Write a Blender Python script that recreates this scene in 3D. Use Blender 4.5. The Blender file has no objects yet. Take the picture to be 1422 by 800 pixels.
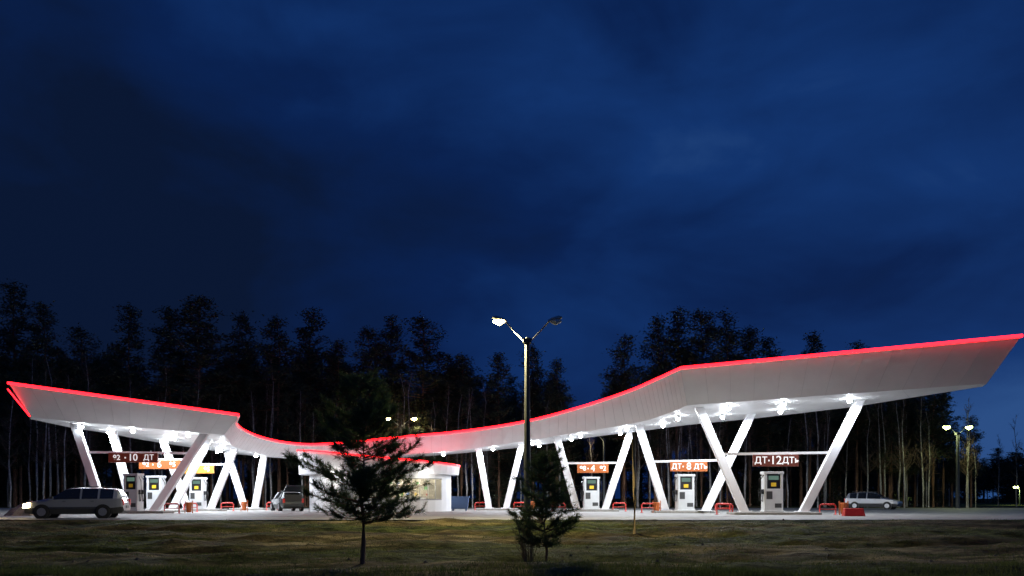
import bpy, bmesh, math, random
import numpy as np
from mathutils import Vector, Matrix, noise
R = random.Random(7)
S = bpy.context.scene
S.view_settings.view_transform='Standard'
S.view_settings.look='None'
S.view_settings.exposure=0
COL = S.collection

# ---------------------------------------------------------------- helpers
def mat(name, c, rough=0.6, metal=0.0, emit=None, es=0.0, var=0.0, vscale=3.0, c2=None, bump=0.0, spec=None, coat=0, transl=0):
    m=bpy.data.materials.new(name); m.use_nodes=True
    nt=m.node_tree; b=nt.nodes['Principled BSDF']
    b.inputs['Base Color'].default_value=(*c,1); b.inputs['Roughness'].default_value=rough
    b.inputs['Metallic'].default_value=metal
    if spec is not None: b.inputs['Specular IOR Level'].default_value=spec
    if coat: b.inputs['Coat Weight'].default_value=coat
    if emit:
        b.inputs['Emission Color'].default_value=(*emit,1); b.inputs['Emission Strength'].default_value=es
    col=None
    if var>0 or c2 or bump>0:
        tc=nt.nodes.new('ShaderNodeTexCoord')
        n=nt.nodes.new('ShaderNodeTexNoise'); n.inputs['Scale'].default_value=vscale; n.inputs['Detail'].default_value=8
        n.inputs['Roughness'].default_value=0.65
        nt.links.new(tc.outputs['Object'],n.inputs['Vector'])
        if var>0 or c2:
            r=nt.nodes.new('ShaderNodeValToRGB')
            r.color_ramp.elements[0].position=0.35; r.color_ramp.elements[1].position=0.68
            a=c; d=c2 if c2 else tuple(min(1,x*(1+var)) for x in c)
            if not c2: a=tuple(x*(1-var) for x in c)
            r.color_ramp.elements[0].color=(*a,1); r.color_ramp.elements[1].color=(*d,1)
            nt.links.new(n.outputs['Fac'],r.inputs['Fac']); nt.links.new(r.outputs['Color'],b.inputs['Base Color']); col=r.outputs['Color']
        if bump>0:
            bp=nt.nodes.new('ShaderNodeBump'); bp.inputs['Strength'].default_value=bump
            nt.links.new(n.outputs['Fac'],bp.inputs['Height']); nt.links.new(bp.outputs['Normal'],b.inputs['Normal'])
    if transl:
        t=nt.nodes.new('ShaderNodeBsdfTranslucent'); mx=nt.nodes.new('ShaderNodeMixShader'); mx.inputs[0].default_value=transl
        if col: nt.links.new(col,t.inputs['Color'])
        else: t.inputs['Color'].default_value=(*c,1)
        nt.links.new(b.outputs[0],mx.inputs[1]); nt.links.new(t.outputs[0],mx.inputs[2]); nt.links.new(mx.outputs[0],nt.nodes['Material Output'].inputs[0])
    return m

def obj(name, verts, faces, mats, mi=None, parent=None, smooth=False):
    me=bpy.data.meshes.new(name)
    me.from_pydata([tuple(v) for v in verts],[],faces)
    for m in (mats if isinstance(mats,(list,tuple)) else [mats]): me.materials.append(m)
    if mi is not None: me.polygons.foreach_set('material_index',mi)
    if smooth: me.polygons.foreach_set('use_smooth',[True]*len(me.polygons))
    me.update()
    o=bpy.data.objects.new(name,me); COL.objects.link(o)
    if parent: o.parent=parent
    return o
def empty(name, loc=(0,0,0), rz=0):
    e=bpy.data.objects.new(name,None); e.location=loc; e.rotation_euler=(0,0,rz); e.empty_display_size=.3
    COL.objects.link(e); return e

class MB:  # mesh builder
    def __init__(s): s.v=[]; s.f=[]; s.m=[]
    def add(s,vs,fs,mi=0):
        o=len(s.v); s.v+= [tuple(v) for v in vs]; s.f+=[tuple(i+o for i in f) for f in fs]; s.m+=[mi]*len(fs)
    def box(s,x0,x1,y0,y1,z0,z1,mi=0):
        s.add([(x0,y0,z0),(x1,y0,z0),(x1,y1,z0),(x0,y1,z0),(x0,y0,z1),(x1,y0,z1),(x1,y1,z1),(x0,y1,z1)],
              [(3,2,1,0),(4,5,6,7),(0,1,5,4),(1,2,6,5),(2,3,7,6),(3,0,4,7)],mi)
    def tube(s,pts,rad,n=8,mi=0,cap=True):
        pts=[Vector(p) for p in pts]
        if not isinstance(rad,(list,tuple)): rad=[rad]*len(pts)
        o=len(s.v)
        for i,p in enumerate(pts):
            d=(pts[min(i+1,len(pts)-1)]-pts[max(i-1,0)]).normalized()
            a=d.cross(Vector((0,0,1)))
            if a.length<1e-3: a=Vector((1,0,0))
            a.normalize(); b=d.cross(a)
            for k in range(n):
                t=2*math.pi*k/n
                s.v.append(tuple(p+(a*math.cos(t)+b*math.sin(t))*rad[i]))
        for i in range(len(pts)-1):
            for k in range(n):
                s.f.append((o+i*n+k,o+i*n+(k+1)%n,o+(i+1)*n+(k+1)%n,o+(i+1)*n+k)); s.m.append(mi)
        if cap:
            s.f.append(tuple(o+k for k in range(n))); s.m.append(mi)
            s.f.append(tuple(o+(len(pts)-1)*n+k for k in reversed(range(n)))); s.m.append(mi)
    def beam(s,p,q,w,d,mi=0):
        p=Vector(p);q=Vector(q); ax=(q-p).normalized()
        yy=Vector((0,1,0)); xx=yy.cross(ax)
        if xx.length<1e-3: xx=Vector((1,0,0))
        xx.normalize(); yy=ax.cross(xx).normalized()
        vs=[]
        for c in (p,q):
            for a,b in ((-1,-1),(1,-1),(1,1),(-1,1)): vs.append(c+xx*a*w/2+yy*b*d/2)
        s.add(vs,[(3,2,1,0),(4,5,6,7),(0,1,5,4),(1,2,6,5),(2,3,7,6),(3,0,4,7)],mi)
    def make(s,name,mats,parent=None,smooth=False,bevel=0):
        o=obj(name,s.v,s.f,mats,s.m,parent,smooth)
        if bevel:
            b=o.modifiers.new('bevel','BEVEL'); b.width=bevel; b.segments=2; b.limit_method='ANGLE'
        return o

def light(name,loc,power,color,parent=None,rad=.12,kind='POINT',spot=None,rot=None,blend=.5):
    l=bpy.data.lights.new(name,kind); l.energy=power; l.color=color; l.shadow_soft_size=rad
    if kind=='SPOT': l.spot_size=spot; l.spot_blend=blend
    o=bpy.data.objects.new(name,l); o.location=loc; COL.objects.link(o)
    if rot: o.rotation_euler=rot
    if parent: o.parent=parent
    return o

# ---------------------------------------------------------------- materials
M_white=mat('white_cladding',(.80,.80,.81),.45,var=.04,vscale=.7)
M_col=mat('white_steel',(.76,.76,.78),.4,var=.04,vscale=2)
M_red=mat('led_red',(.5,.01,.01),.5,emit=(1,.008,.014),es=8.5)
M_redpaint=mat('red_paint',(.5,.03,.02),.4,var=.15)
M_lamp=mat('lamp_glass_cool',(.9,.9,.9),.3,emit=(.86,.93,1),es=170)
M_lampy=mat('lamp_glass_sodium',(.9,.8,.5),.3,emit=(1,.80,.30),es=60)
M_lampg=mat('lamp_glass_greenish',(.9,.9,.5),.3,emit=(.75,.9,.25),es=40)
M_dead=mat('lamp_glass_off',(.5,.55,.6),.2)
M_black=mat('black_plastic',(.012,.012,.014),.35)
M_dark=mat('dark_metal',(.05,.05,.05),.5)
M_conc=mat('concrete',(.3,.29,.27),.85,var=.2,vscale=6,bump=.2)
M_pole=mat('weathered_pole',(.07,.075,.075),.8,var=.25,vscale=4)
M_galv=mat('galvanised_steel',(.35,.36,.37),.45,metal=.6)
M_cgl=mat('car_glass',(.012,.014,.016),.06,spec=.7)
M_tyre=mat('tyre_rubber',(.015,.015,.015),.8)
M_rim=mat('wheel_rim',(.4,.4,.42),.35,metal=.7)
M_bark=mat('pine_bark',(.12,.07,.045),.9,c2=(.30,.155,.085),vscale=3)
M_birch=mat('birch_bark',(.48,.45,.41),.8,c2=(.2,.18,.17),vscale=4)
M_twig=mat('birch_twigs',(.13,.085,.065),.9)
M_wood=mat('weathered_wood',(.34,.24,.11),.9,var=.3,vscale=5)
M_need=mat('pine_needles',(.032,.044,.024),.8,c2=(.08,.085,.04),vscale=1.3)
M_needf=mat('young_pine_needles',(.04,.075,.026),.7,c2=(.08,.125,.042),vscale=1.3,transl=.3)

# ---------------------------------------------------------------- world
w=bpy.data.worlds.new('World'); S.world=w; w.use_nodes=True
nt=w.node_tree; nt.nodes.clear()
out=nt.nodes.new('ShaderNodeOutputWorld')
sky=nt.nodes.new('ShaderNodeTexSky'); sky.sky_type='NISHITA'; sky.sun_disc=False
sky.sun_elevation=math.radians(-4); sky.sun_rotation=math.radians(70)
bg1=nt.nodes.new('ShaderNodeBackground'); bg1.inputs[1].default_value=.02
nt.links.new(sky.outputs[0],bg1.inputs[0])
tc=nt.nodes.new('ShaderNodeTexCoord')
def wnoise(scale,det,loc,sc,dist=.4,rough=.55):
    mp=nt.nodes.new('ShaderNodeMapping'); mp.inputs['Scale'].default_value=sc; mp.inputs['Location'].default_value=loc
    mp.inputs['Rotation'].default_value=(0,math.radians(-14),0)
    nz=nt.nodes.new('ShaderNodeTexNoise'); nz.inputs['Scale'].default_value=scale; nz.inputs['Detail'].default_value=det; nz.inputs['Roughness'].default_value=rough; nz.inputs['Distortion'].default_value=dist
    nt.links.new(tc.outputs['Generated'],mp.inputs[0]); nt.links.new(mp.outputs[0],nz.inputs['Vector']); return nz.outputs['Fac']
n1=wnoise(1.7,5,(3.1,.4,1.7),(1,1,2.0),.4,.5); n2=wnoise(4.5,7,(1.3,2.2,.3),(1,1,2.0),.5,.55)
sep=nt.nodes.new('ShaderNodeSeparateXYZ'); nt.links.new(tc.outputs['Generated'],sep.inputs[0])
def math_(op,a,b,c=None,clamp=False):
    n=nt.nodes.new('ShaderNodeMath'); n.operation=op; n.use_clamp=clamp
    for i,x in enumerate((a,b,c)):
        if x is None: continue
        if isinstance(x,(int,float)): n.inputs[i].default_value=x
        else: nt.links.new(x,n.inputs[i])
    return n.outputs[0]
gx=math_('MULTIPLY_ADD',sep.outputs['X'],.34,0.02)
gz=math_('MULTIPLY_ADD',sep.outputs['Z'],.50,-.10)
g=math_('ADD',gx,gz)
g=math_('ADD',g,math_('MULTIPLY_ADD',n1,1.2,-.33))
g=math_('ADD',g,math_('MULTIPLY_ADD',n2,.55,-.275))
ax_=math_('SUBTRACT',sep.outputs['X'],.28,None,True); az_=math_('SUBTRACT',.26,sep.outputs['Z'],None,True)
g=math_('ADD',g,math_('MULTIPLY',math_('MULTIPLY',ax_,az_),15.0))
rp=nt.nodes.new('ShaderNodeValToRGB'); nt.links.new(g,rp.inputs[0])
e=rp.color_ramp.elements
e[0].position=.1; e[0].color=(.0028,.0085,.032,1)
e[1].position=1.0; e[1].color=(.022,.074,.23,1)
x=e.new(.42); x.color=(.0028,.015,.076,1)
x=e.new(.72); x.color=(.0058,.033,.148,1)
bg2=nt.nodes.new('ShaderNodeBackground'); nt.links.new(rp.outputs[0],bg2.inputs[0]); bg2.inputs[1].default_value=1.0
ad=nt.nodes.new('ShaderNodeAddShader'); nt.links.new(bg1.outputs[0],ad.inputs[0]); nt.links.new(bg2.outputs[0],ad.inputs[1])
nt.links.new(ad.outputs[0],out.inputs[0])

# ---------------------------------------------------------------- camera
cam=bpy.data.cameras.new('camera'); co=bpy.data.objects.new('camera',cam); COL.objects.link(co); S.camera=co
co.location=(0,0,.95); co.rotation_euler=(math.radians(90),0,0)
cam.lens=27.85; cam.sensor_width=36; cam.shift_y=.2053; cam.clip_end=3000; cam.clip_start=.1

# ---------------------------------------------------------------- ground
def ss(a,b,x):
    t=max(0,min(1,(x-a)/(b-a))); return t*t*(3-2*t)
def gz_(x,y):
    base=-.7+.692*ss(24,34.4,y)
    if y<36:
        k=1-ss(33.8,35.6,y)
        n=noise.noise(Vector((x*.16,y*.3,0)))*.24+noise.noise(Vector((x*.6,y*.9,3)))*.12+noise.noise(Vector((x*1.7,y*2.,5)))*.06
        rut=math.sin(y*2.6+1.2*math.sin(x*.11)+x*.05)
        n+=-.09*max(0,rut)**2*ss(23,26,y)
        base+=n*k
    if 35.6<y<80: base=-.008
    if y>80: base+= noise.noise(Vector((x*.1,y*.1,0)))*.25*ss(80,90,y)
    return base
xs=[-1500,-800,-400,-200,-120,-80,-60]+list(np.arange(-48,48.01,.35))+[60,80,120,200,400,800,1500]
ys=[-600,-200,-60,-20,0,6]+list(np.arange(10,36.4,.2))+[40,50,60,70,78]+list(range(82,150,4))+[170,220,300,500,900,2000]
V=[(float(x),float(y),gz_(float(x),float(y))) for y in ys for x in xs]
nx=len(xs); F=[(j*nx+i,j*nx+i+1,(j+1)*nx+i+1,(j+1)*nx+i) for j in range(len(ys)-1) for i in range(nx-1)]
Mg=bpy.data.materials.new('dirt_and_grass'); Mg.use_nodes=True; nt=Mg.node_tree; b=nt.nodes['Principled BSDF']; b.inputs['Roughness'].default_value=.95; b.inputs['Specular IOR Level'].default_value=.1
tc=nt.nodes.new('ShaderNodeTexCoord')
def nzn(scale,det=8,sc=(1,1,1)):
    mp=nt.nodes.new('ShaderNodeMapping'); mp.inputs['Scale'].default_value=sc; nt.links.new(tc.outputs['Object'],mp.inputs[0])
    n=nt.nodes.new('ShaderNodeTexNoise'); n.inputs['Scale'].default_value=scale; n.inputs['Detail'].default_value=det; n.inputs['Roughness'].default_value=.65
    nt.links.new(mp.outputs[0],n.inputs['Vector']); return n.outputs['Fac']
def ramp(f,stops):
    r=nt.nodes.new('ShaderNodeValToRGB'); nt.links.new(f,r.inputs[0]); e=r.color_ramp.elements
    e[0].position,e[0].color=stops[0][0],(*stops[0][1],1); e[1].position,e[1].color=stops[-1][0],(*stops[-1][1],1)
    for p,c in stops[1:-1]:
        q=e.new(p); q.color=(*c,1)
    return r.outputs['Color']
A=ramp(nzn(.9,sc=(.4,1.2,1)),[(.34,(.02,.015,.008)),(.5,(.10,.078,.035)),(.62,(.28,.225,.11))])
B=ramp(nzn(2.5,sc=(.6,1,1)),[(.36,(.010,.014,.004)),(.5,(.038,.048,.011)),(.66,(.105,.12,.028))])
rm=ramp(nzn(.30,sc=(.35,1,1)),[(.44,(0,0,0)),(.54,(1,1,1))])
mx=nt.nodes.new('ShaderNodeMixRGB'); nt.links.new(rm,mx.inputs[0]); nt.links.new(A,mx.inputs[1]); nt.links.new(B,mx.inputs[2])
nt.links.new(mx.outputs[0],b.inputs['Base Color'])
bp=nt.nodes.new('ShaderNodeBump'); bp.inputs['Strength'].default_value=1; bp.inputs['Distance'].default_value=.25; nt.links.new(nzn(3.0),bp.inputs['Height']); nt.links.new(bp.outputs[0],b.inputs['Normal'])
obj('ground',V,F,Mg,smooth=True)

Mp=mat('asphalt_apron',(.16,.155,.15),.7,c2=(.29,.28,.265),vscale=.6,bump=.05)
V=[];F=[]
pxs=list(np.arange(-90,90.1,.6))
for x in pxs:
    V.append((x,34.9+.45*noise.noise(Vector((x*.2,0,0)))+.2*noise.noise(Vector((x*.9,4,0)))+ (max(0,x-12)*.04),0)); V.append((x,78,0))
for i in range(len(pxs)-1): F.append((2*i,2*i+2,2*i+3,2*i+1))
obj('pavement',V,F,Mp)
ml=MB(); Mpaint=mat('road_paint',(.7,.7,.66),.7,var=.2,vscale=5)
for x in np.arange(-40,40,4.5):
    ml.box(x,x+2.4,38.9,39.03,.0035,.006)
ml.make('lane_markings',Mpaint)

# grass blades
Mgr=mat('grass_blades',(.04,.07,.016),.85,c2=(.13,.14,.04),vscale=1.2,transl=.45)
V=[];F=[]
for i in range(120000):
    y=15.5+ (R.random()**1.5)*19; x=R.uniform(-.70*y-1,.70*y+1)
    d=noise.noise(Vector((x*.25,y*.5,9)))
    if d<.0+R.uniform(-.2,.2) and y>17.8: continue
    if y>33.8: continue
    z=gz_(x,y)-.01; h=R.uniform(.03,.11)*(1.4 if y<18 else .8)*(1+.8*max(0,noise.noise(Vector((x*.8,y*.8,2))))); a=R.uniform(0,6.28); wd=.008
    lx,ly=R.uniform(-.07,.07),R.uniform(-.07,.07)
    o=len(V); V+=[(x-wd*math.cos(a),y-wd*math.sin(a),z),(x+wd*math.cos(a),y+wd*math.sin(a),z),(x+lx,y+ly,z+h)]; F.append((o,o+1,o+2))
obj('grass',V,F,Mgr)
mb=MB()
for i in range(420):
    x=R.uniform(-22,24); y=R.uniform(19,34.3); s=R.uniform(.02,.08); z=gz_(x,y)
    vs=[Vector((math.cos(a)*s*R.uniform(.7,1.3),math.sin(a)*s*R.uniform(.7,1.3),-.01)) for a in (0,1.2,2.5,3.7,5)]+[Vector((R.uniform(-.3,.3)*s,R.uniform(-.3,.3)*s,s*R.uniform(.5,.9)))]
    mb.add([v+Vector((x,y,z)) for v in vs],[(k,(k+1)%5,5) for k in range(5)])
mb.make('clods_of_earth',mat('earth_clods',(.13,.1,.07),.95,var=.4,vscale=9))

# ---------------------------------------------------------------- canopy
ST=[
((24.4,38,8.69),(23.96,40,6.73),(24.3,40.9,6.72)),
((17.0,41.5,8.50),(17.2,43.5,6.60),(20.6,48.5,6.5)),
((9.57,45,8.31),(10.4,47,6.46),(16.5,53.5,6.35)),
((8.59,47.5,8.03),(9.4,49.5,6.13),(12.5,57,6.2)),
((7.23,50,7.63),(7.99,52,5.87),(9.5,60,6.0)),
((4.37,54,7.04),(4.53,56,5.58),(6,63.5,5.8)),
((.73,57,6.39),(.75,59,5.19),(1.5,66.5,5.3)),
((-3.84,59.5,5.93),(-3.94,61,4.67),(-4,69,4.9)),
((-8.37,61.2,5.66),(-8.58,62.7,4.42),(-8.6,70,4.6)),
((-12.5,62.2,5.35),(-12.8,63.7,4.18),(-12.8,70.5,4.4)),
((-15.6,62,5.12),(-16.3,63.8,4.12),(-17.5,71,4.4)),
((-17.5,61,5.22),(-19,63,4.27),(-22,70,4.6)),
((-18.6,59,5.45),(-20,61,4.5),(-25.5,68,5.0)),
((-18.9,56,5.73),(-20.4,58,4.75),(-27.5,65,5.3)),
((-18.4,53,5.96),(-19.65,55,4.95),(-28.8,62,5.5)),
((-17.2,50,6.18),(-18.9,52,5.11),(-29.6,59,5.7)),
((-23.2,48,6.89),(-24.2,50.2,5.5),(-30.3,54.5,5.8)),
((-29.2,46,7.6),(-29.4,48.5,5.89),(-30.1,49.5,5.9))]
rows=[]
for ft,fb,bb in ST:
    ft,fb,bb=Vector(ft),Vector(fb),Vector(bb)
    d=(bb-fb); d.z=0; L=d.length; d.normalize()
    bt=bb+d*min(1.7,L*.8); bt.z=ft.z-.15
    rows.append([ft,fb,bb,bt])
def catmull(p0,p1,p2,p3,t):
    return .5*((2*p1)+(-p0+p2)*t+(2*p0-5*p1+4*p2-p3)*t*t+(-p0+3*p1-3*p2+p3)*t**3)
fine=[]
n=len(rows)
for i in range(n-1):
    steps=6
    for s in range(steps):
        t=s/steps; r=[]
        for k in range(4):
            p1,p2=rows[i][k],rows[i+1][k]
            if 2<=i<15:
                p0=rows[i-1][k] if i>2 else p1*2-p2
                p3=rows[i+2][k] if i<14 else p2*2-p1
                r.append(catmull(p0,p1,p2,p3,t))
            else: r.append(p1.lerp(p2,t))
        fine.append(r)
fine.append(rows[-1])
canopy=empty('gas_station_canopy')
def strip(name,a,b,material):
    V=[];F=[]
    for r in fine: V+= [r[a],r[b]]
    for i in range(len(fine)-1): F.append((2*i,2*i+1,2*i+3,2*i+2))
    return obj(name,V,F,material,parent=canopy)
M_fas=mat('fascia_panels',(.80,.79,.80),.5,var=.05,vscale=.5)
strip('front_fascia',0,1,M_fas)
strip('soffit',1,2,M_white)
strip('back_fascia',2,3,M_fas)
strip('roof',3,0,mat('roof_membrane',(.3,.3,.32),.8))
for nm,r in (('end_cap',fine[0]),('end_cap_far',fine[-1])):
    obj(nm,r,[(0,1,2,3)],M_fas,parent=canopy)
mj=MB()
for i in range(1,len(fine)-1):
    r=fine[i]
    mj.tube([r[0]+Vector((0,-.004,-.01)),r[1]+Vector((0,-.004,0))],.006,4)
    if i%3==0: mj.tube([r[1]+Vector((0,0,-.003)),r[2]+Vector((0,0,-.003))],.006,4)
mj.make('panel_joints',mat('joint_grey',(.5,.5,.52),.6),canopy)
ml=MB(); off=Vector((0,-.15,.03))
ml.tube([r[0]+off for r in fine],.078,8)
ml.tube([fine[-1][0]+off+Vector((-.05,.1,-.35)),fine[-1][1]+Vector((-.14,0,.1)) ],.045,6)
ml.make('red_led_tube',M_red,canopy)
mb=MB(); mb.tube([r[0]+Vector((0,0.03,-.03)) for r in fine],.05,6); mb.make('top_trim',M_col,canopy)

PAIRS=[
((13.7,46.5),(11.3,48,6.5),(16.7,45.6),(20.1,45.6,6.75),3.58),
((10.1,52),(8.6,54,6.1),(12.2,50.2),(15.6,51.5,6.5),3.4),
((4.76,57.5),(3.2,58,5.7),(6.6,56.7),(8.7,57.2,6.15),3.5),
((-1.8,63),(-2.7,63,5.05),(-.5,62),(.8,62,5.35),None),
((-25.7,50),(-28.2,51,5.9),(-22.6,49.8),(-20.4,52.7,5.3),3.9),
((-25.8,54),(-27.8,55,5.85),(-23.5,54.6),(-21.4,56,5.2),3.65),
((-24.1,59),(-26.5,60,5.5),(-22.5,59),(-20.9,60,4.95),3.5),
((-21.6,64.2),(-23.2,64.5,4.7),(-20.8,64),(-20.0,64,4.5),None)]
mc=MB(); mi_=MB(); mbm=MB()
def along(f,t,z):
    k=z/t[2]; return Vector((f[0]+(t[0]-f[0])*k,f[1]+(t[1]-f[1])*k,z))
for fa,ta,fb,tb,bz in PAIRS:
    sc=.48
    for f,t in ((fa,ta),(fb,tb)):
        mc.beam((f[0],f[1],0),t,sc,.34)
        mc.box(f[0]-.38,f[0]+.38,f[1]-.3,f[1]+.3,.151,.2)
    if bz: mbm.beam(along(fa,ta,bz),along(fb,tb,bz),.14,.12)
    x0,x1=fa[0]-1.0,fb[0]+1.0; ym=(fa[1]+fb[1])/2
    mi_.box(x0,x1,ym-.85,ym+.85,-.02,.15)
mc.make('columns',M_col,canopy,bevel=.02)
mbm.make('sign_beams',M_col,canopy)
mi_.make('pump_island_kerbs',M_conc,canopy,bevel=.03)

def soffit_pt(x,y):
    best=None
    for r in fine:
        for k in range(11):
            p=r[1].lerp(r[2],k/10)
            d=(p.x-x)**2+(p.y-y)**2
            if best is None or d<best[0]: best=(d,p)
    return best[1].z
LT=[(19.0,44.6),(15.7,45.8),(12.9,47.2),(16.6,49.0),(13.6,51.2),(10.6,50.6),(10.4,54.6),(7.9,54.5),(8.0,58.5),(5.0,57.6),(4.6,61.5),(1.6,60.5),(-1.5,62.5),(-5.5,63.5),(2.2,64.0),
    (-27.6,50.8),(-24.8,51.8),(-21.5,52.6),(-27.8,54.6),(-24.0,56.3),(-20.9,57.0),(-26,59.5),(-22.5,61.2),(-20.2,62.5),(-24,64.5),(-16.5,65.5)]
fx=MB(); gl=MB()
for i,(x,y) in enumerate(LT):
    z=soffit_pt(x,y)
    fx.tube([(x,y,z+.05),(x,y,z-.10)],.05,8); fx.tube([(x,y,z-.08),(x,y,z-.13)],[.07,.13],12)
    gl.tube([(x,y,z-.131),(x,y,z-.19),(x,y,z-.25),(x,y,z-.28)],[.125,.125,.09,.04],12)
    light('downlight_%d'%(i+1),(x,y,z-.33),900,(.84,.92,1.0),canopy,.15,'SPOT',math.radians(178),(0,0,0),.12)
fx.make('lamp_housings',M_col,canopy); gl.make('lamp_lenses',M_lamp,canopy)

# ---------------------------------------------------------------- signs
def sign(txt,x0,x1,z0,z1,y,bgc):
    s=empty('fuel_grade_sign',((x0+x1)/2,y,(z0+z1)/2))
    W=(x1-x0)/2;H=(z1-z0)/2
    mb=MB(); mb.box(-W,W,-.06,.06,-H,H); mb.make('panel',bgc,s,bevel=.015)
    mb=MB(); 
    for a in (-W*.7,W*.7): mb.box(a-.03,a+.03,-.03,.03,H,H+.12)
    mb.make('hangers',M_col,s)
    mb=MB(); mb.box(-W*.34,-W*.28,-.072,-.0605,-H*.15,H*.15); mb.make('separator',M_txt,s)
    for i,(t,px,sz) in enumerate(txt):
        c=bpy.data.curves.new('text','FONT'); c.body=t; c.size=sz*2*H; c.align_x='CENTER'; c.align_y='CENTER'; c.extrude=.005; c.offset=.005
        o=bpy.data.objects.new('lettering_%d'%(i+1),c); COL.objects.link(o); o.parent=s
        o.location=(px*W,-.07,0); o.rotation_euler=(math.radians(90),0,0); o.data.materials.append(M_txt)
M_txt=mat('sign_lettering',(.85,.85,.85),.5,emit=(1,1,1),es=.6)
M_brown=mat('sign_brown',(.13,.03,.018),.5,emit=(.3,.05,.02),es=.1)
M_orange=mat('sign_orange',(.36,.09,.015),.5,emit=(.8,.2,.02),es=.12)
M_yell=mat('sign_yellow',(.55,.22,.025),.5,emit=(.9,.40,.03),es=.15)
sign([('ДТ',-.66,.78),('12',0,1.02),('ДТь',.64,.74)],14.0,16.65,2.8,3.48,46.05,M_brown)
sign([('ДТ',-.66,.74),('8',0,1.0),('ДТь',.62,.70)],10.2,12.6,2.68,3.3,51.1,M_orange)
sign([('98',-.64,.76),('4',0,1.0),('92',.64,.76)],4.7,6.95,2.78,3.4,57.1,M_orange)
sign([('92',-.66,.78),('10',0,1.02),('ДТ',.64,.78)],-25.4,-22.3,3.2,3.8,49.9,M_brown)
sign([('92',-.66,.76),('6',0,1.0),('95',.64,.76)],-25.5,-22.7,2.95,3.55,54.2,M_orange)
sign([('92',-.66,.76),('2',0,1.0),('95',.64,.76)],-25.0,-22.2,2.8,3.4,59.0,M_yell)

# ---------------------------------------------------------------- pumps
M_pw=mat('pump_white',(.60,.61,.62),.35,var=.05); M_py=mat('pump_yellow',(.75,.5,.03),.4,emit=(.8,.5,.02),es=.1)
M_disp=mat('pump_display',(.03,.05,.04),.2,emit=(.3,.5,.4),es=.3)
def pump(x,y,rz=0):
    p=empty('fuel_pump',(x,y,.15),rz)
    mb=MB(); mb.box(-.60,.60,-.30,.30,.0,.10); mb.box(-.55,.55,-.27,.27,.101,1.35); mb.make('cabinet',M_pw,p,bevel=.02)
    mb=MB(); mb.box(-.55,-.40,-.25,.25,1.351,2.2); mb.box(.40,.55,-.25,.25,1.351,2.2); mb.box(-.60,.60,-.28,.28,2.201,2.34); mb.make('head_frame',M_pw,p,bevel=.015)
    mb=MB(); mb.box(-.395,.395,-.2,.2,1.352,2.198); mb.make('head_panel',M_black,p)
    mb=MB(); mb.box(-.30,.30,-.225,-.205,1.86,2.1); mb.make('display',M_disp,p)
    mb=MB(); mb.box(-.15,.15,-.228,-.205,1.48,1.70); mb.make('grade_panel',M_py,p)
    mb=MB(); mb.box(-.45,-.1,-.285,-.272,.75,1.2); mb.box(.05,.45,-.285,-.272,.25,.5); mb.make('cabinet_labels',M_dark,p)
    mb=MB()
    for sx in (-1,1):
        for dy in (-.12,.12):
            mb.tube([(sx*.56,dy,2.15),(sx*.72,dy,1.9),(sx*.76,dy,1.2),(sx*.70,dy,.65),(sx*.63,dy,.6),(sx*.60,dy,1.1)],.022,6)
            mb.box(sx*.62-.05,sx*.62+.05,dy-.04,dy+.04,1.05,1.32)
    mb.make('hoses_and_nozzles',M_black,p)
for a in ((15.1,46.0,.1),(11.15,51.1,.15),(5.7,57.1,.1),(-23.7,49.6,-.35),(-24.4,54.3,-.2),(-23.3,58.8,-.2)): pump(*a)

def hoop(x,y,wd=.9,z=.0):
    h=empty('red_hoop_barrier',(x,y,z)); mb=MB()
    mb.tube([(-wd/2,0,0),(-wd/2,0,.5),(-wd/2+.08,0,.6),(wd/2-.08,0,.6),(wd/2,0,.5),(wd/2,0,0)],.05,8)
    mb.tube([(-wd/2,0,.32),(wd/2,0,.32)],.03,6)
    mb.box(-wd/2-.1,-wd/2+.1,-.1,.1,0,.02);mb.box(wd/2-.1,wd/2+.1,-.1,.1,0,.02)
    mb.make('tube',M_redpaint,h,True)
for a in ((12.35,46.0),(18.05,45.3),(9.0,52.2),(13.4,50.4),(3.4,57.8),(7.7,56.8),(-2.5,63.4),(.6,61.8),(-21.3,49.6),(-27.0,50.2),(-22.2,54.7),(-21.2,59),(-19.2,63.5)): hoop(*a)
M_bin=mat('bin_orange',(.5,.12,.025),.5)
def bin_(x,y):
    b_=empty('litter_bin',(x,y,.0)); mb=MB(); mb.tube([(0,0,.05),(0,0,.1),(0,0,.65),(0,0,.7)],[.12,.16,.20,.18],10); mb.box(-.26,-.22,-.03,.03,0,.8); mb.box(.22,.26,-.03,.03,0,.8); mb.box(-.26,.26,-.02,.02,.5,.54)
    mb.make('bin',M_bin,b_)
for a in ((9.3,50.9),(18.8,44.9),(-20.6,50.5),(-19.6,58),(1.5,60.8)): bin_(*a)

e_=empty('red_road_barrier',(18.1,42,0)); mb=MB()
mb.add([(-.55,-.25,0),(.55,-.25,0),(.55,.25,0),(-.55,.25,0),(-.5,-.12,.42),(.5,-.12,.42),(.5,.12,.42),(-.5,.12,.42)],[(3,2,1,0),(4,5,6,7),(0,1,5,4),(1,2,6,5),(2,3,7,6),(3,0,4,7)])
mb.make('block',M_redpaint,e_,bevel=.03)
e_=empty('waste_container',(-4.0,60.5,0)); mb=MB()
mb.add([(-.6,-.4,.15),(.6,-.4,.15),(.6,.4,.15),(-.6,.4,.15),(-.7,-.5,1.0),(.7,-.5,1.0),(.7,.5,1.0),(-.7,.5,1.0)],[(3,2,1,0),(4,5,6,7),(0,1,5,4),(1,2,6,5),(2,3,7,6),(3,0,4,7)])
mb.box(-.74,.74,-.54,.54,1.001,1.1)
for a in (-.5,.5):
    for c in (-.35,.35): mb.tube([(a-.04,c,.08),(a+.04,c,.08)],.08,8)
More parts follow.
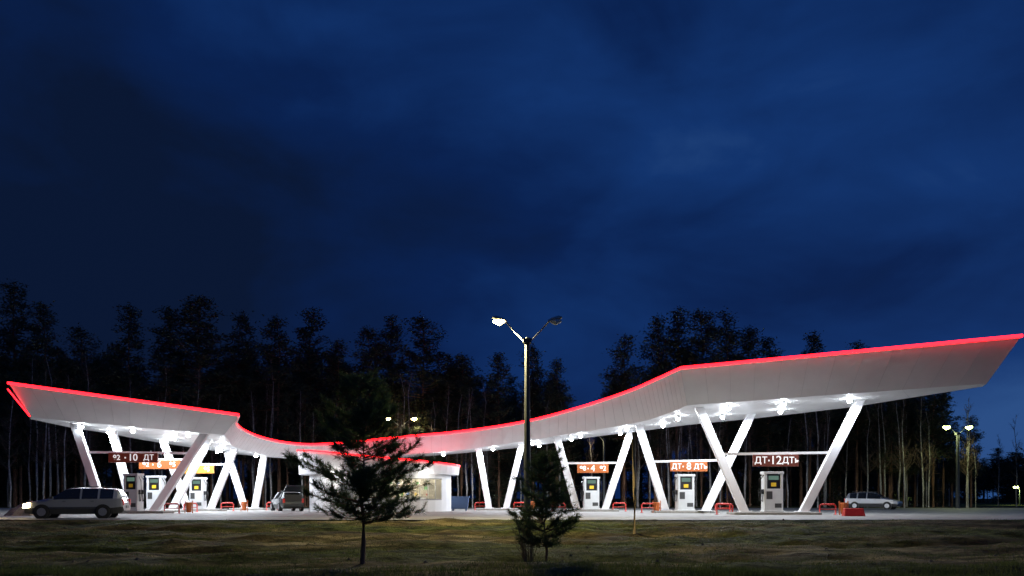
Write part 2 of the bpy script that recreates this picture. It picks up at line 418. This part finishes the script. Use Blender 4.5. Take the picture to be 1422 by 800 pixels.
mb.make('bin_body',mat('blue_plastic',(.04,.08,.18),.5),e_)

# ---------------------------------------------------------------- kiosk
kiosk=empty('gas_station_kiosk',(0,0,0))
def stadium(xl,xr,yc,r,n=14,ns=10):
    P=[]
    for i in range(ns): P.append((xl+(xr-xl)*i/ns,yc-r))
    for i in range(n): t=-math.pi/2+math.pi*i/n; P.append((xr+r*math.cos(t),yc+r*math.sin(t)))
    for i in range(ns): P.append((xr+(xl-xr)*i/ns,yc+r))
    for i in range(n): t=math.pi/2+math.pi*i/n; P.append((xl+r*math.cos(t),yc+r*math.sin(t)))
    return P
P=stadium(-12.3,-7.1,58.6,2.6)
N=len(P); wl=MB(); fr=MB()
M_kw=mat('kiosk_white_panels',(.72,.72,.73),.5,var=.04,vscale=1)
for i in range(N):
    a=P[i];b_=P[(i+1)%N]; xm=(a[0]+b_[0])/2; ym=(a[1]+b_[1])/2
    win=(ym<58.2 and -10.9<xm<-4.95)
    def q(z0,z1,m=wl): m.add([(a[0],a[1],z0),(b_[0],b_[1],z0),(b_[0],b_[1],z1),(a[0],a[1],z1)],[(0,1,2,3)])
    if win:
        q(0,.85); q(2.35,2.8)
        fr.tube([(a[0],a[1],.85),(a[0],a[1],2.35)],.035,6); fr.tube([(a[0],a[1],.86),(b_[0],b_[1],.86)],.04,6); fr.tube([(a[0],a[1],2.34),(b_[0],b_[1],2.34)],.04,6)
    else: q(0,2.8)
wl.make('walls',M_kw,kiosk)
fr.make('window_frames',M_galv,kiosk)
Mt=bpy.data.materials.new('clear_glazing'); Mt.use_nodes=True; nt=Mt.node_tree; nt.nodes.clear()
o_=nt.nodes.new('ShaderNodeOutputMaterial'); mxs=nt.nodes.new('ShaderNodeMixShader'); tr=nt.nodes.new('ShaderNodeBsdfTransparent'); gg=nt.nodes.new('ShaderNodeBsdfGlossy'); gg.inputs['Roughness'].default_value=.03
mxs.inputs[0].default_value=.12; nt.links.new(tr.outputs[0],mxs.inputs[1]); nt.links.new(gg.outputs[0],mxs.inputs[2]); nt.links.new(mxs.outputs[0],o_.inputs[0])
gs=MB()
for i in range(N):
    a=P[i];b_=P[(i+1)%N]; xm=(a[0]+b_[0])/2; ym=(a[1]+b_[1])/2
    if ym<58.2 and -10.9<xm<-4.95:
        gs.add([(a[0],a[1],.85),(b_[0],b_[1],.85),(b_[0],b_[1],2.35),(a[0],a[1],2.35)],[(0,1,2,3)])
gs.make('glazing',Mt,kiosk)
mb=MB(); mb.add([(p[0],p[1],.02) for p in P],[tuple(range(N))]); mb.add([(p[0],p[1],2.78) for p in P],[tuple(range(N))]); mb.make('floor_and_ceiling',M_kw,kiosk)
Pr=stadium(-12.5,-7.1,58.6,3.15,18,12); Nr=len(Pr)
def zt(x): return 3.28+max(0,(-4.0-x))*.095
mb=MB()
Vb=[(p[0],p[1],2.66) for p in Pr]; Vt=[(p[0]+(p[0]+9.8)*.015,p[1]+(p[1]-58.6)*.06,zt(p[0])) for p in Pr]
mb.add(Vb+Vt,[tuple(reversed(range(Nr))),tuple(range(Nr,2*Nr))]+[(i,(i+1)%Nr,Nr+(i+1)%Nr,Nr+i) for i in range(Nr)])
mb.make('roof',M_kw,kiosk)
mb=MB(); pts=[Vector(v)+Vector((0,-.05 if v[1]<58.6 else .05,.05)) for v in Vt]; mb.tube(pts+[pts[0]],.06,6,cap=False); mb.make('red_led_tube',M_red,kiosk)
Mgoods=[mat('goods_%d'%i,c,.5) for i,c in enumerate([(.35,.08,.05),(.08,.2,.09),(.5,.38,.12),(.08,.12,.25),(.6,.58,.52),(.2,.09,.05),(.3,.3,.28)])]
mb=MB()
mb.box(-12.4,-5.2,60.2,60.3,.03,2.7,4)
mb.box(-11.5,-6.4,58.9,59.4,0.03,.1,4)
for k in range(4):
    z=.7+k*.42
    mb.box(-11.5,-5.9,58.6,59.3,z,z+.03,4)
    x=-11.4
    while x<-6.0:
        wdt=R.uniform(.06,.2); h=R.uniform(.12,.3); mb.box(x,x+wdt,58.65,58.95,z+.032,z+.032+h,R.choice([0,1,2,3,4,5,6,4,2,4,6,5])); x+=wdt+R.choice([.02,.05,.4])
mb.make('shelves_and_goods',Mgoods,kiosk)
mb=MB(); mb.box(-10.8,-6.2,56.5,56.9,.03,1.0); mb.make('counter',M_kw,kiosk)
mb=MB(); 
for x in (-10,-8.5,-7): mb.box(x-.5,x+.5,57.3,57.5,2.70,2.75)
mb.make('ceiling_lamps',mat('tube_light',(.9,.9,.9),.4,emit=(1,.95,.8),es=10),kiosk)
light('interior_light',(-8.2,57.4,2.3),420,(1,.88,.62),kiosk,.3)
mb=MB(); mb.box(-12.1,-11.2,55.93,55.98,.03,2.15); mb.make('door',M_galv,kiosk)
light('eave_light',(-12.6,55.2,2.45),60,(1,.98,.9),kiosk,.1); light('eave_light',(-6.0,55.3,2.45),50,(1,.98,.9),kiosk,.1)

# ---------------------------------------------------------------- cars
M_hlg=mat('headlight_glass',(.6,.6,.6),.1); M_tl=mat('tail_light',(.4,.02,.02),.3,emit=(1,.05,.02),es=.1)
def car(name,loc,rz,paint,open_tail=False,lights_on=False):
    c=empty(name,loc,rz)
    T=[(0.0,.32,.50,.52,.60,.55,0,0),(.06,.24,.64,.67,.74,.66,0,0),(.35,.22,.76,.80,.80,.70,0,0),(.85,.2,.84,.90,.83,.72,0,0),(1.15,.2,.88,.96,.84,.72,0,1),
       (1.30,.2,.89,1.06,.845,.70,1,1),(1.78,.2,.90,1.38,.85,.64,1,0),(1.95,.2,.905,1.42,.85,.63,1,0),(2.42,.2,.91,1.45,.85,.625,0,0),(2.50,.2,.912,1.45,.85,.625,1,0),
       (3.18,.2,.92,1.44,.85,.62,0,0),(3.27,.2,.925,1.435,.85,.62,1,0),(3.85,.22,.93,1.40,.84,.61,0,0),(4.02,.24,.93,1.36,.83,.60,0,1),(4.2,.27,.92,.98,.80,.66,0,0),(4.28,.35,.72,.75,.76,.66,0,0),(4.3,.36,.5,.52,.72,.62,0,0)]
    V=[];F=[];MI=[]
    for (x,zb,zl,zt_,hw,ht,sw,tg) in T:
        X=x-2.15
        zm=min(zb+.28,(zb+zl)/2)
        half=[(hw*.9,zb),(hw*1.0,zm),(hw*.985,zl),(ht,zt_-.03 if zt_-zl>.1 else zt_-.01),(ht*.75,zt_),(0,zt_+.012)]
        V+= [(X,y,z) for y,z in half]+[(X,-y,z) for y,z in reversed(half[:-1])]
    n=11
    for i in range(len(T)-1):
        sw,tg=T[i][6],T[i][7]
        for k in range(n-1):
            F.append((i*n+k,i*n+k+1,(i+1)*n+k+1,(i+1)*n+k)); m=0
            if k in (2,7) and sw: m=1
            if k in (3,4,5,6) and tg: m=1
            if k in (0,9): m=2
            MI.append(m)
        F.append((i*n+n-1,i*n,(i+1)*n,(i+1)*n+n-1)); MI.append(2)
    F.append(tuple(reversed(range(n)))); MI.append(2); F.append(tuple((len(T)-1)*n+k for k in range(n))); MI.append(0)
    F=[f[::-1] for f in F]
    obj('body',V,F,[paint,M_cgl,M_dark],MI,c)
    for i,x in enumerate((.82-2.15,3.42-2.15)):
        for sy in (-1,1):
            mb=MB(); mb.tube([(x,sy*.66,.31),(x,sy*.862,.31)],.36,18,mi=2); mb.tube([(x,sy*.70,.31),(x,sy*.885,.31),(x,sy*.895,.31)],[.31,.31,.27],20,mi=0)
            mb.tube([(x,sy*.8,.31),(x,sy*.902,.31)],.19,12,mi=1)
            for kk in range(5):
                a=kk*1.2566; mb.beam((x+.04*math.cos(a),sy*.905,.31+.04*math.sin(a)),(x+.18*math.cos(a),sy*.905,.31+.18*math.sin(a)),.03,.02,1)
            mb.make('wheel_%d'%(i*2+(sy>0)+1),[M_tyre,M_rim,M_black],c)
    mb=MB()
    for sy in (-1,1):
        mb.add([(-2.17,sy*.45,.50),(-2.17,sy*.72,.50),(-1.88,sy*.84,.52),(-2.13,sy*.45,.67),(-2.13,sy*.72,.68),(-1.85,sy*.83,.74)],[(0,1,4,3),(1,2,5,4),(3,4,5),(0,2,1)])
    mb.make('headlights',M_hl if lights_on else M_hlg,c)
    mb=MB()
    for sy in (-1,1): mb.box(2.03,2.16,sy*.68-.08,sy*.68+.08,.62,.92)
    mb.make('tail_lights',M_tl,c)
    mb=MB()
    for sy in (-1,1):
        mb.box(-.98,-.84,sy*.95-.08,sy*.95+.08,.92,1.03)
        mb.box(-.45,-.32,sy*.845-.02,sy*.845+.02,.80,.82); mb.box(.75,.88,sy*.845-.02,sy*.845+.02,.80,.82)
        mb.box(-1.0,1.0,sy*.855-.015,sy*.855+.015,.50,.54)
    mb.box(2.15,2.17,-.26,.26,.48,.60)
    for sy in (-.5,.5): mb.box(-.1,1.55,sy-.015,sy+.015,1.49,1.51)
    mb.make('mirrors_and_trim',M_dark,c)
    if open_tail:
        mb=MB(); mb.beam((1.75,0,1.45),(2.75,0,1.85),.06,1.25); mb.make('open_tailgate',paint,c)
        mb=MB(); mb.box(2.13,2.19,-.6,.6,.72,1.2); mb.make('boot_opening',M_black,c)
    if lights_on:
        for k,sy in enumerate((-.6,.6)): light('headlight_beam_%d'%(k+1),(-2.25,sy,.62),500,(1,.82,.45),c,.05,'SPOT',math.radians(70),(0,math.radians(84),0),.6)
    return c
M_hl=mat('headlight_on',(.9,.8,.6),.2,emit=(1,.78,.4),es=40)
car('station_wagon',(-20.8,38.0,.0),math.radians(14),mat('silver_paint',(.30,.31,.33),.35,metal=.3,coat=.5),lights_on=True)
car('parked_hatchback',(-16.9,59.5,.0),math.radians(-62),mat('dark_grey_paint',(.04,.045,.05),.3,metal=.3,coat=.5),open_tail=True)
car('parked_car',(31.0,68.0,.0),math.radians(140),mat('light_silver_paint',(.35,.35,.37),.3,metal=.3,coat=.5))

V=[];F=[];n=18
for j in range(7):
    for i in range(n):
        a=2*math.pi*i/n; r=(1-j/6)*(1.15+.2*noise.noise(Vector((math.cos(a)*2,math.sin(a)*2,j*.4))))
        V.append((-26.8+r*math.cos(a)*1.1,44+r*math.sin(a),.85*(j/6)**.8+.08*noise.noise(Vector((a*3,j,1)))*(1 if 0<j else 0)))
for j in range(6):
    for i in range(n): F.append((j*n+i,j*n+(i+1)%n,(j+1)*n+(i+1)%n,(j+1)*n+i))
obj('sand_heap',V,F,mat('sand',(.33,.27,.19),.95,var=.3,vscale=5,bump=.5))

# ---------------------------------------------------------------- street lamps
def street_lamp(x,y,h,arm=1.33,rise=.85,lit=(True,False),power=1800,color=(1,.86,.45),m=M_lampy,r=.125,arms=2,z0=0,big=1.0):
    s=empty('street_lamp',(x,y,z0))
    mb=MB(); mb.tube([(0,0,-.3),(0,0,h*.5),(0,0,h)],[r*1.15,r*.95,r*.75],10); mb.box(-r*1.3,r*1.3,-r*1.3,r*1.3,h-.25,h-.05); mb.make('pole',M_pole,s)
    mb=MB(); ll=MB(); dd=MB(); anyl=False; anyd=False
    for k,sx in enumerate((-1,1)[:arms]):
        mb.tube([(0,0,h-.3),(sx*arm*.45,0,h+rise*.3),(sx*arm*.8,0,h+rise*.85)],.035,6)
        a=Vector((sx*arm*.75,0,h+rise*.85)); q=Vector((sx*(arm+.3),0,h+rise*1.05))
        mb.tube([a,a.lerp(q,.3),a.lerp(q,.8),q],[.05,.10,.11,.04],8)
        p=a.lerp(q,.55)-Vector((0,0,.09))
        t=ll if lit[k] else dd
        t.tube([p+Vector((-.2*big,0,0)),p+Vector((0,0,-.05*big)),p+Vector((.2*big,0,.02))],[.05*big,.12*big,.06*big],8)
        if lit[k]: anyl=True; light('lamp_light_%d'%(k+1),p+Vector((0,0,-.35)),power,color,s,.15,'SPOT',math.radians(174),(0,0,0),.3)
        else: anyd=True
    mb.make('arms_and_heads',M_galv,s,True)
    if anyl: ll.make('lit_lenses',m,s)
    if anyd: dd.make('unlit_lens',M_dead,s)
street_lamp(.66,34.3,7.9,arm=1.2,lit=(True,False),power=4800,color=(1,.86,.44),r=.14,big=1.2)
street_lamp(42.2,75,7.2,arm=1.0,rise=.6,lit=(True,True),power=350,color=(.9,1,.45),m=M_lampg,r=.16,big=1.5)
street_lamp(-11.8,84,8.8,arm=1.4,rise=.7,lit=(True,True),power=300,color=(1,.85,.5),m=M_lampy,r=.13,big=1.4)
street_lamp(9.3,80,7.0,arm=1.0,rise=.5,lit=(True,False),power=200,color=(1,.9,.5),m=M_lampy,r=.12,arms=1)
street_lamp(61,118,2.6,arm=.4,rise=.2,lit=(True,),power=300,color=(.7,1,.35),m=M_lampg,r=.08,arms=1,big=1.6)
street_lamp(70.5,110,2.4,arm=.4,rise=.2,lit=(True,),power=300,color=(.7,1,.35),m=M_lampg,r=.08,arms=1,big=1.6)

e_=empty('wooden_post',(4.6,29.8,gz_(4.6,29.8))); mb=MB(); mb.tube([(0,0,-.3),(.02,0,1.6),(-.03,0,3.8)],[.085,.075,.055],8); mb.make('post',M_wood,e_,True)

# ---------------------------------------------------------------- trees
def tri_clump(V,F,c,size,n,rng,flat=.7):
    for _ in range(n):
        p=c+Vector((rng.gauss(0,.45),rng.gauss(0,.45),rng.gauss(0,.3)))*size
        a=rng.uniform(0,6.283); el=rng.uniform(-.5,.7)
        d=Vector((math.cos(a)*math.cos(el),math.sin(a)*math.cos(el),math.sin(el)))
        s=d.cross(Vector((rng.gauss(0,1),rng.gauss(0,1),rng.gauss(0,1))))
        if s.length<1e-3: continue
        s.normalize(); L=size*rng.uniform(.3,.65); o=len(V)
        V+= [tuple(p-s*L*.2),tuple(p+s*L*.2),tuple(p+d*L)]; F.append((o,o+1,o+2))
def forest_pine(seed,H,cb,rad,nb=60,bushy=1.0):
    rng=random.Random(seed); mb=MB()
    lean=[Vector((rng.uniform(-.25,.25)*k/6,rng.uniform(-.2,.2)*k/6,H*k/6-.4*(k==0))) for k in range(7)]
    r0=.011*H
    mb.tube(lean,[r0*(1-.85*k/6) for k in range(7)],7)
    def tp(z):
        k=min(5.999,max(0,z/H*6)); i=int(k); return lean[i].lerp(lean[i+1],k-i)
    V=[];F=[]
    for i in range(nb):
        t=(i+rng.random())/nb; z=H*(cb+(1-cb)*t*.98)
        prof=(1-t)**.68*(.5+.5*min(1,t*4+.2))
        L=rad*prof*rng.uniform(.45,1.3)+.3
        a=rng.uniform(0,6.283); b0=tp(z); up=rng.uniform(-.12,.35)+.35*t
        e=b0+Vector((math.cos(a)*L,math.sin(a)*L,L*up))
        mid=b0.lerp(e,.5)+Vector((0,0,-.08*L))
        mb.tube([b0,mid,e],[.05*(1-t)+.02,.03,.012],4,cap=False)
        nc=max(2,int(L*3.3*bushy))
        for k in range(nc):
            q=(k+.7)/nc; p=b0.lerp(e,.2+.83*q)+Vector((rng.gauss(0,.24),rng.gauss(0,.24),rng.gauss(.05,.15)))
            tri_clump(V,F,p,rng.uniform(.5,.85),19,rng)
    for k in range(5): tri_clump(V,F,tp(H)-Vector((0,0,k*.3)),.4+.08*k,9,rng)
    for i in range(10):
        z=H*rng.uniform(.15,cb+.05); a=rng.uniform(0,6.28); L=rng.uniform(.4,1.3); b0=tp(z)
        mb.tube([b0,b0+Vector((math.cos(a)*L,math.sin(a)*L,rng.uniform(-.2,.2)))],[.03,.008],4,cap=False)
    o=len(mb.v); mb.v+=V; mb.f+=[tuple(i+o for i in f) for f in F]; mb.m+=[1]*len(F)
    me=bpy.data.meshes.new('pine_mesh'); me.from_pydata(mb.v,[],mb.f); me.materials.append(M_bark); me.materials.append(M_need); me.polygons.foreach_set('material_index',mb.m); me.update(); return me,H
def birch(seed,H):
    rng=random.Random(seed); mb=MB()
    lean=[Vector((rng.uniform(-.5,.5)*k/6,rng.uniform(-.4,.4)*k/6,H*k/6-.4*(k==0))) for k in range(7)]
    mb.tube(lean,[.13*(1-.9*k/6) for k in range(7)],6)
    def tp(z):
        k=min(5.999,max(0,z/H*6)); i=int(k); return lean[i].lerp(lean[i+1],k-i)
    for i in range(34):
        t=rng.random(); z=H*(.28+.7*t); a=rng.uniform(0,6.28); L=(2.4*(1-t)+.5)*rng.uniform(.6,1.1); b0=tp(z)
        e=b0+Vector((math.cos(a)*L*.55,math.sin(a)*L*.55,L*.9)); m_=b0.lerp(e,.5)+Vector((math.cos(a),math.sin(a),0))*.15*L
        mb.tube([b0,m_,e],[.035,.02,.008],4,mi=1,cap=False)
        for k in range(9):
            p=b0.lerp(e,rng.uniform(.3,1)); a2=rng.uniform(0,6.28); l2=rng.uniform(.3,.9)
            q=p+Vector((math.cos(a2)*l2*.7,math.sin(a2)*l2*.7,l2*rng.uniform(-.3,.7)))
            s=Vector((rng.gauss(0,1),rng.gauss(0,1),rng.gauss(0,1))).normalized()*.014
            mb.add([p-s,p+s,q],[(0,1,2)],1)
    me=bpy.data.meshes.new('birch_mesh'); me.from_pydata(mb.v,[],mb.f); me.materials.append(M_birch); me.materials.append(M_twig); me.polygons.foreach_set('material_index',mb.m); me.update(); return me,H
pines=[forest_pine(100+i,20,cb,rd,nb) for i,(cb,rd,nb) in enumerate([(.38,3.3,70),(.46,3.6,62),(.32,3.1,76),(.5,3.8,58),(.3,3.0,80),(.4,2.7,66),(.36,3.8,70)])]
spr=[forest_pine(200+i,9,.06,2.0,60,.9) for i in range(3)]
bir=[birch(300+i,15) for i in range(3)]
forest=empty('forest')
def put(me_H,x,y,h,parent,k=[0],wide=1.0):
    me,H=me_H; o=bpy.data.objects.new('tree_%d'%k[0],me); k[0]+=1; COL.objects.link(o); o.parent=parent
    s=h/H; o.location=(x,y,gz_(x,y)-.1); o.scale=(s*wide,s*wide,s); o.rotation_euler=(0,0,R.uniform(0,6.28))
FR=[(-54.4,23.9),(-50.9,21.8),(-47.4,19.9),(-42.3,22.2),(-37.2,21.8),(-33.3,22.4),(-29.8,21),(-25.5,20.1),(-22.4,21.8),(-19.2,17.7),(-15.7,19.5),(-13.4,20.7),(-9.5,20.7),(-5.6,16.7),(-1.6,16.7),(2.7,17.7),(5.2,15.6),
(12.4,18.3),(15.2,20),(18.1,21),(20.3,20.7),(23,20.7),(25.5,19.5),(28.5,18.3),(32.8,18.7),(37.8,17.9),(41.4,16.5),(45.0,17.4),(47.5,12),(49.5,10),(-59,22),(-64,23),(-69,21)]
for x,h in FR:
    put(R.choice(pines),x+R.uniform(-.4,.4),86+R.uniform(-1.5,2),h+R.uniform(-.2,.5),forest,wide=R.uniform(.85,1.1))
def skyline(x):
    if x<-16: return 16.5
    if x<-4: return 15.5
    if x<6.5: return 14
    if x<11: return 10.0
    if x<34: return 15
    if x<46: return 13
    return 8
for i in range(300):
    y=R.uniform(84,128); x=R.uniform(-.78*y,.58*y)
    lim=skyline(x*86/y)*y/86
    if x*86/y>48: continue
    put(R.choice(pines),x,y,lim*R.uniform(.72,1.0),forest,wide=R.uniform(.8,1.1))
for i in range(120):
    y=R.uniform(90,128); x=R.uniform(-.78*y,.56*y); put(R.choice(spr),x,y,R.uniform(4,8.5),forest,wide=1.2)
for i in range(95):
    y=R.uniform(78,88); x=R.uniform(-58,47); put(R.choice(bir),x,y,min(skyline(x)*.95,R.uniform(9,16)),forest)
tl=empty('distant_treeline')
for i in range(220):
    y=R.uniform(150,200); x=R.uniform(60,190) if R.random()<.8 else R.uniform(-190,-110)
    if x<0: put(R.choice(pines+spr),x,y,R.uniform(14,20),tl,wide=1.4)
    else: put(R.choice(spr+spr+pines),x,y,R.uniform(7,11.5),tl,wide=1.5)
for i in range(10):
    put(R.choice(bir),R.uniform(44,58),R.uniform(88,110),R.uniform(8,12),forest)

# foreground pines -----------------------------------------------------------
def young_pine(x,y,H,cb,rad,seed,nb,pw=.8):
    rng=random.Random(seed); e=empty('pine_tree',(x,y,gz_(x,y)))
    mb=MB(); V=[];F=[]
    tr=[Vector((rng.uniform(-.05,.05)*(k>0),rng.uniform(-.05,.05)*(k>0),H*k/8-.15*(k==0))) for k in range(9)]
    mb.tube(tr,[.014*H*(1-.88*k/8) for k in range(9)],8)
    def tp(z):
        k=min(7.999,max(0,z/H*8)); i=int(k); return tr[i].lerp(tr[i+1],k-i)
    def tuft(p,d,s):
        d=d.normalized(); a=d.orthogonal().normalized(); b=d.cross(a)
        for _ in range(30):
            q=p-d*rng.uniform(0,.2)
            t=rng.uniform(0,6.283); sp=rng.uniform(.35,1.1)
            n=(d*rng.uniform(.35,1)+(a*math.cos(t)+b*math.sin(t))*sp).normalized(); L=s*rng.uniform(.7,1.2)
            w=n.cross(Vector((rng.gauss(0,1),rng.gauss(0,1),rng.gauss(0,1)))).normalized()*.0055
            o=len(V); V.extend([tuple(q-w),tuple(q+w),tuple(q+n*L)]); F.append((o,o+1,o+2))
    for i in range(nb):
        t=(i+.2)/nb; z0=H*(cb+(1-cb)*t)
        for j in range(rng.randint(5,8)):
            z=z0+rng.uniform(-.05,.05)*H*.4; b0=tp(z); a=rng.uniform(0,6.283)
            L=rad*((1-t)**pw)*(.75+.35*min(1,t*5))*rng.uniform(.55,1.2)+.12
            up=rng.uniform(.0,.25)+.4*t
            pts=[b0]
            for k in range(1,5):
                q=k/4; pts.append(b0+Vector((math.cos(a)*L*q,math.sin(a)*L*q,L*(up*q*.6+.35*up*q*q+ .12*q*q)))+Vector((rng.gauss(0,.02),rng.gauss(0,.02),rng.gauss(0,.015))))
            mb.tube(pts,[.018*(1-t)+.008,.013,.010,.007,.004],5,cap=False)
            nt_=max(4,int(L*13))
            for k in range(nt_):
                q=rng.uniform(.25,1.0); kk=min(3.999,q*4); ii=int(kk); p=pts[ii].lerp(pts[ii+1],kk-ii)
                sa=a+rng.choice((-1,1))*rng.uniform(.4,1.2); sl=rng.uniform(.10,.42)*(1.2-q*.6)
                tip=p+Vector((math.cos(sa)*sl,math.sin(sa)*sl,rng.uniform(-.2,.9)*sl+.03))
                mb.tube([p,tip],[.006,.003],3,cap=False)
                tuft(tip,tip-p+Vector((0,0,.06)),.14)
                if sl>.17: tuft(p.lerp(tip,.55),tip-p+Vector((0,0,.05)),.12)
            tuft(pts[-1],pts[-1]-pts[-2],.14)
    tuft(tp(H),Vector((0,0,1)),.13); tuft(tp(H*.97),Vector((0,0,1)),.13)
    mb.make('trunk_and_branches',M_bark,e)
    obj('needles',V,F,M_needf,parent=e)
young_pine(-3.69,19.5,4.6,.22,1.75,5,17,.85)
young_pine(.86,20.5,2.8,.17,.85,11,12)
e_=empty('bare_bush',(.42,20.2,gz_(.42,20.2))); mb=MB(); rng=random.Random(4)
for i in range(26):
    a=rng.uniform(0,6.28); L=rng.uniform(.5,1.15); sp=rng.uniform(.1,.45)
    p0=Vector((math.cos(a)*.08,math.sin(a)*.08,-.03)); p1=p0+Vector((math.cos(a)*sp*L*.5,math.sin(a)*sp*L*.5,L*.55)); p2=p1+Vector((math.cos(a)*sp*L*.6+rng.gauss(0,.05),math.sin(a)*sp*L*.6,L*.5))
    mb.tube([p0,p1,p2],[.010,.007,.003],4,cap=False)
    for k in range(7):
        q=p1.lerp(p2,rng.uniform(-.5,1)); d=Vector((rng.gauss(0,.12),rng.gauss(0,.12),rng.uniform(.05,.2))); mb.tube([q,q+d],[.004,.002],3,cap=False)
mb.make('branches',mat('bush_bark',(.2,.15,.08),.9),e_)

l=bpy.data.lights.new('twilight_fill','SUN'); l.energy=.02; l.angle=math.radians(20); l.color=(.5,.65,1)  # faint blue fill added for twilight ambient, no visible source
o=bpy.data.objects.new('twilight_fill',l); COL.objects.link(o); o.rotation_euler=(math.radians(70),0,math.radians(60))
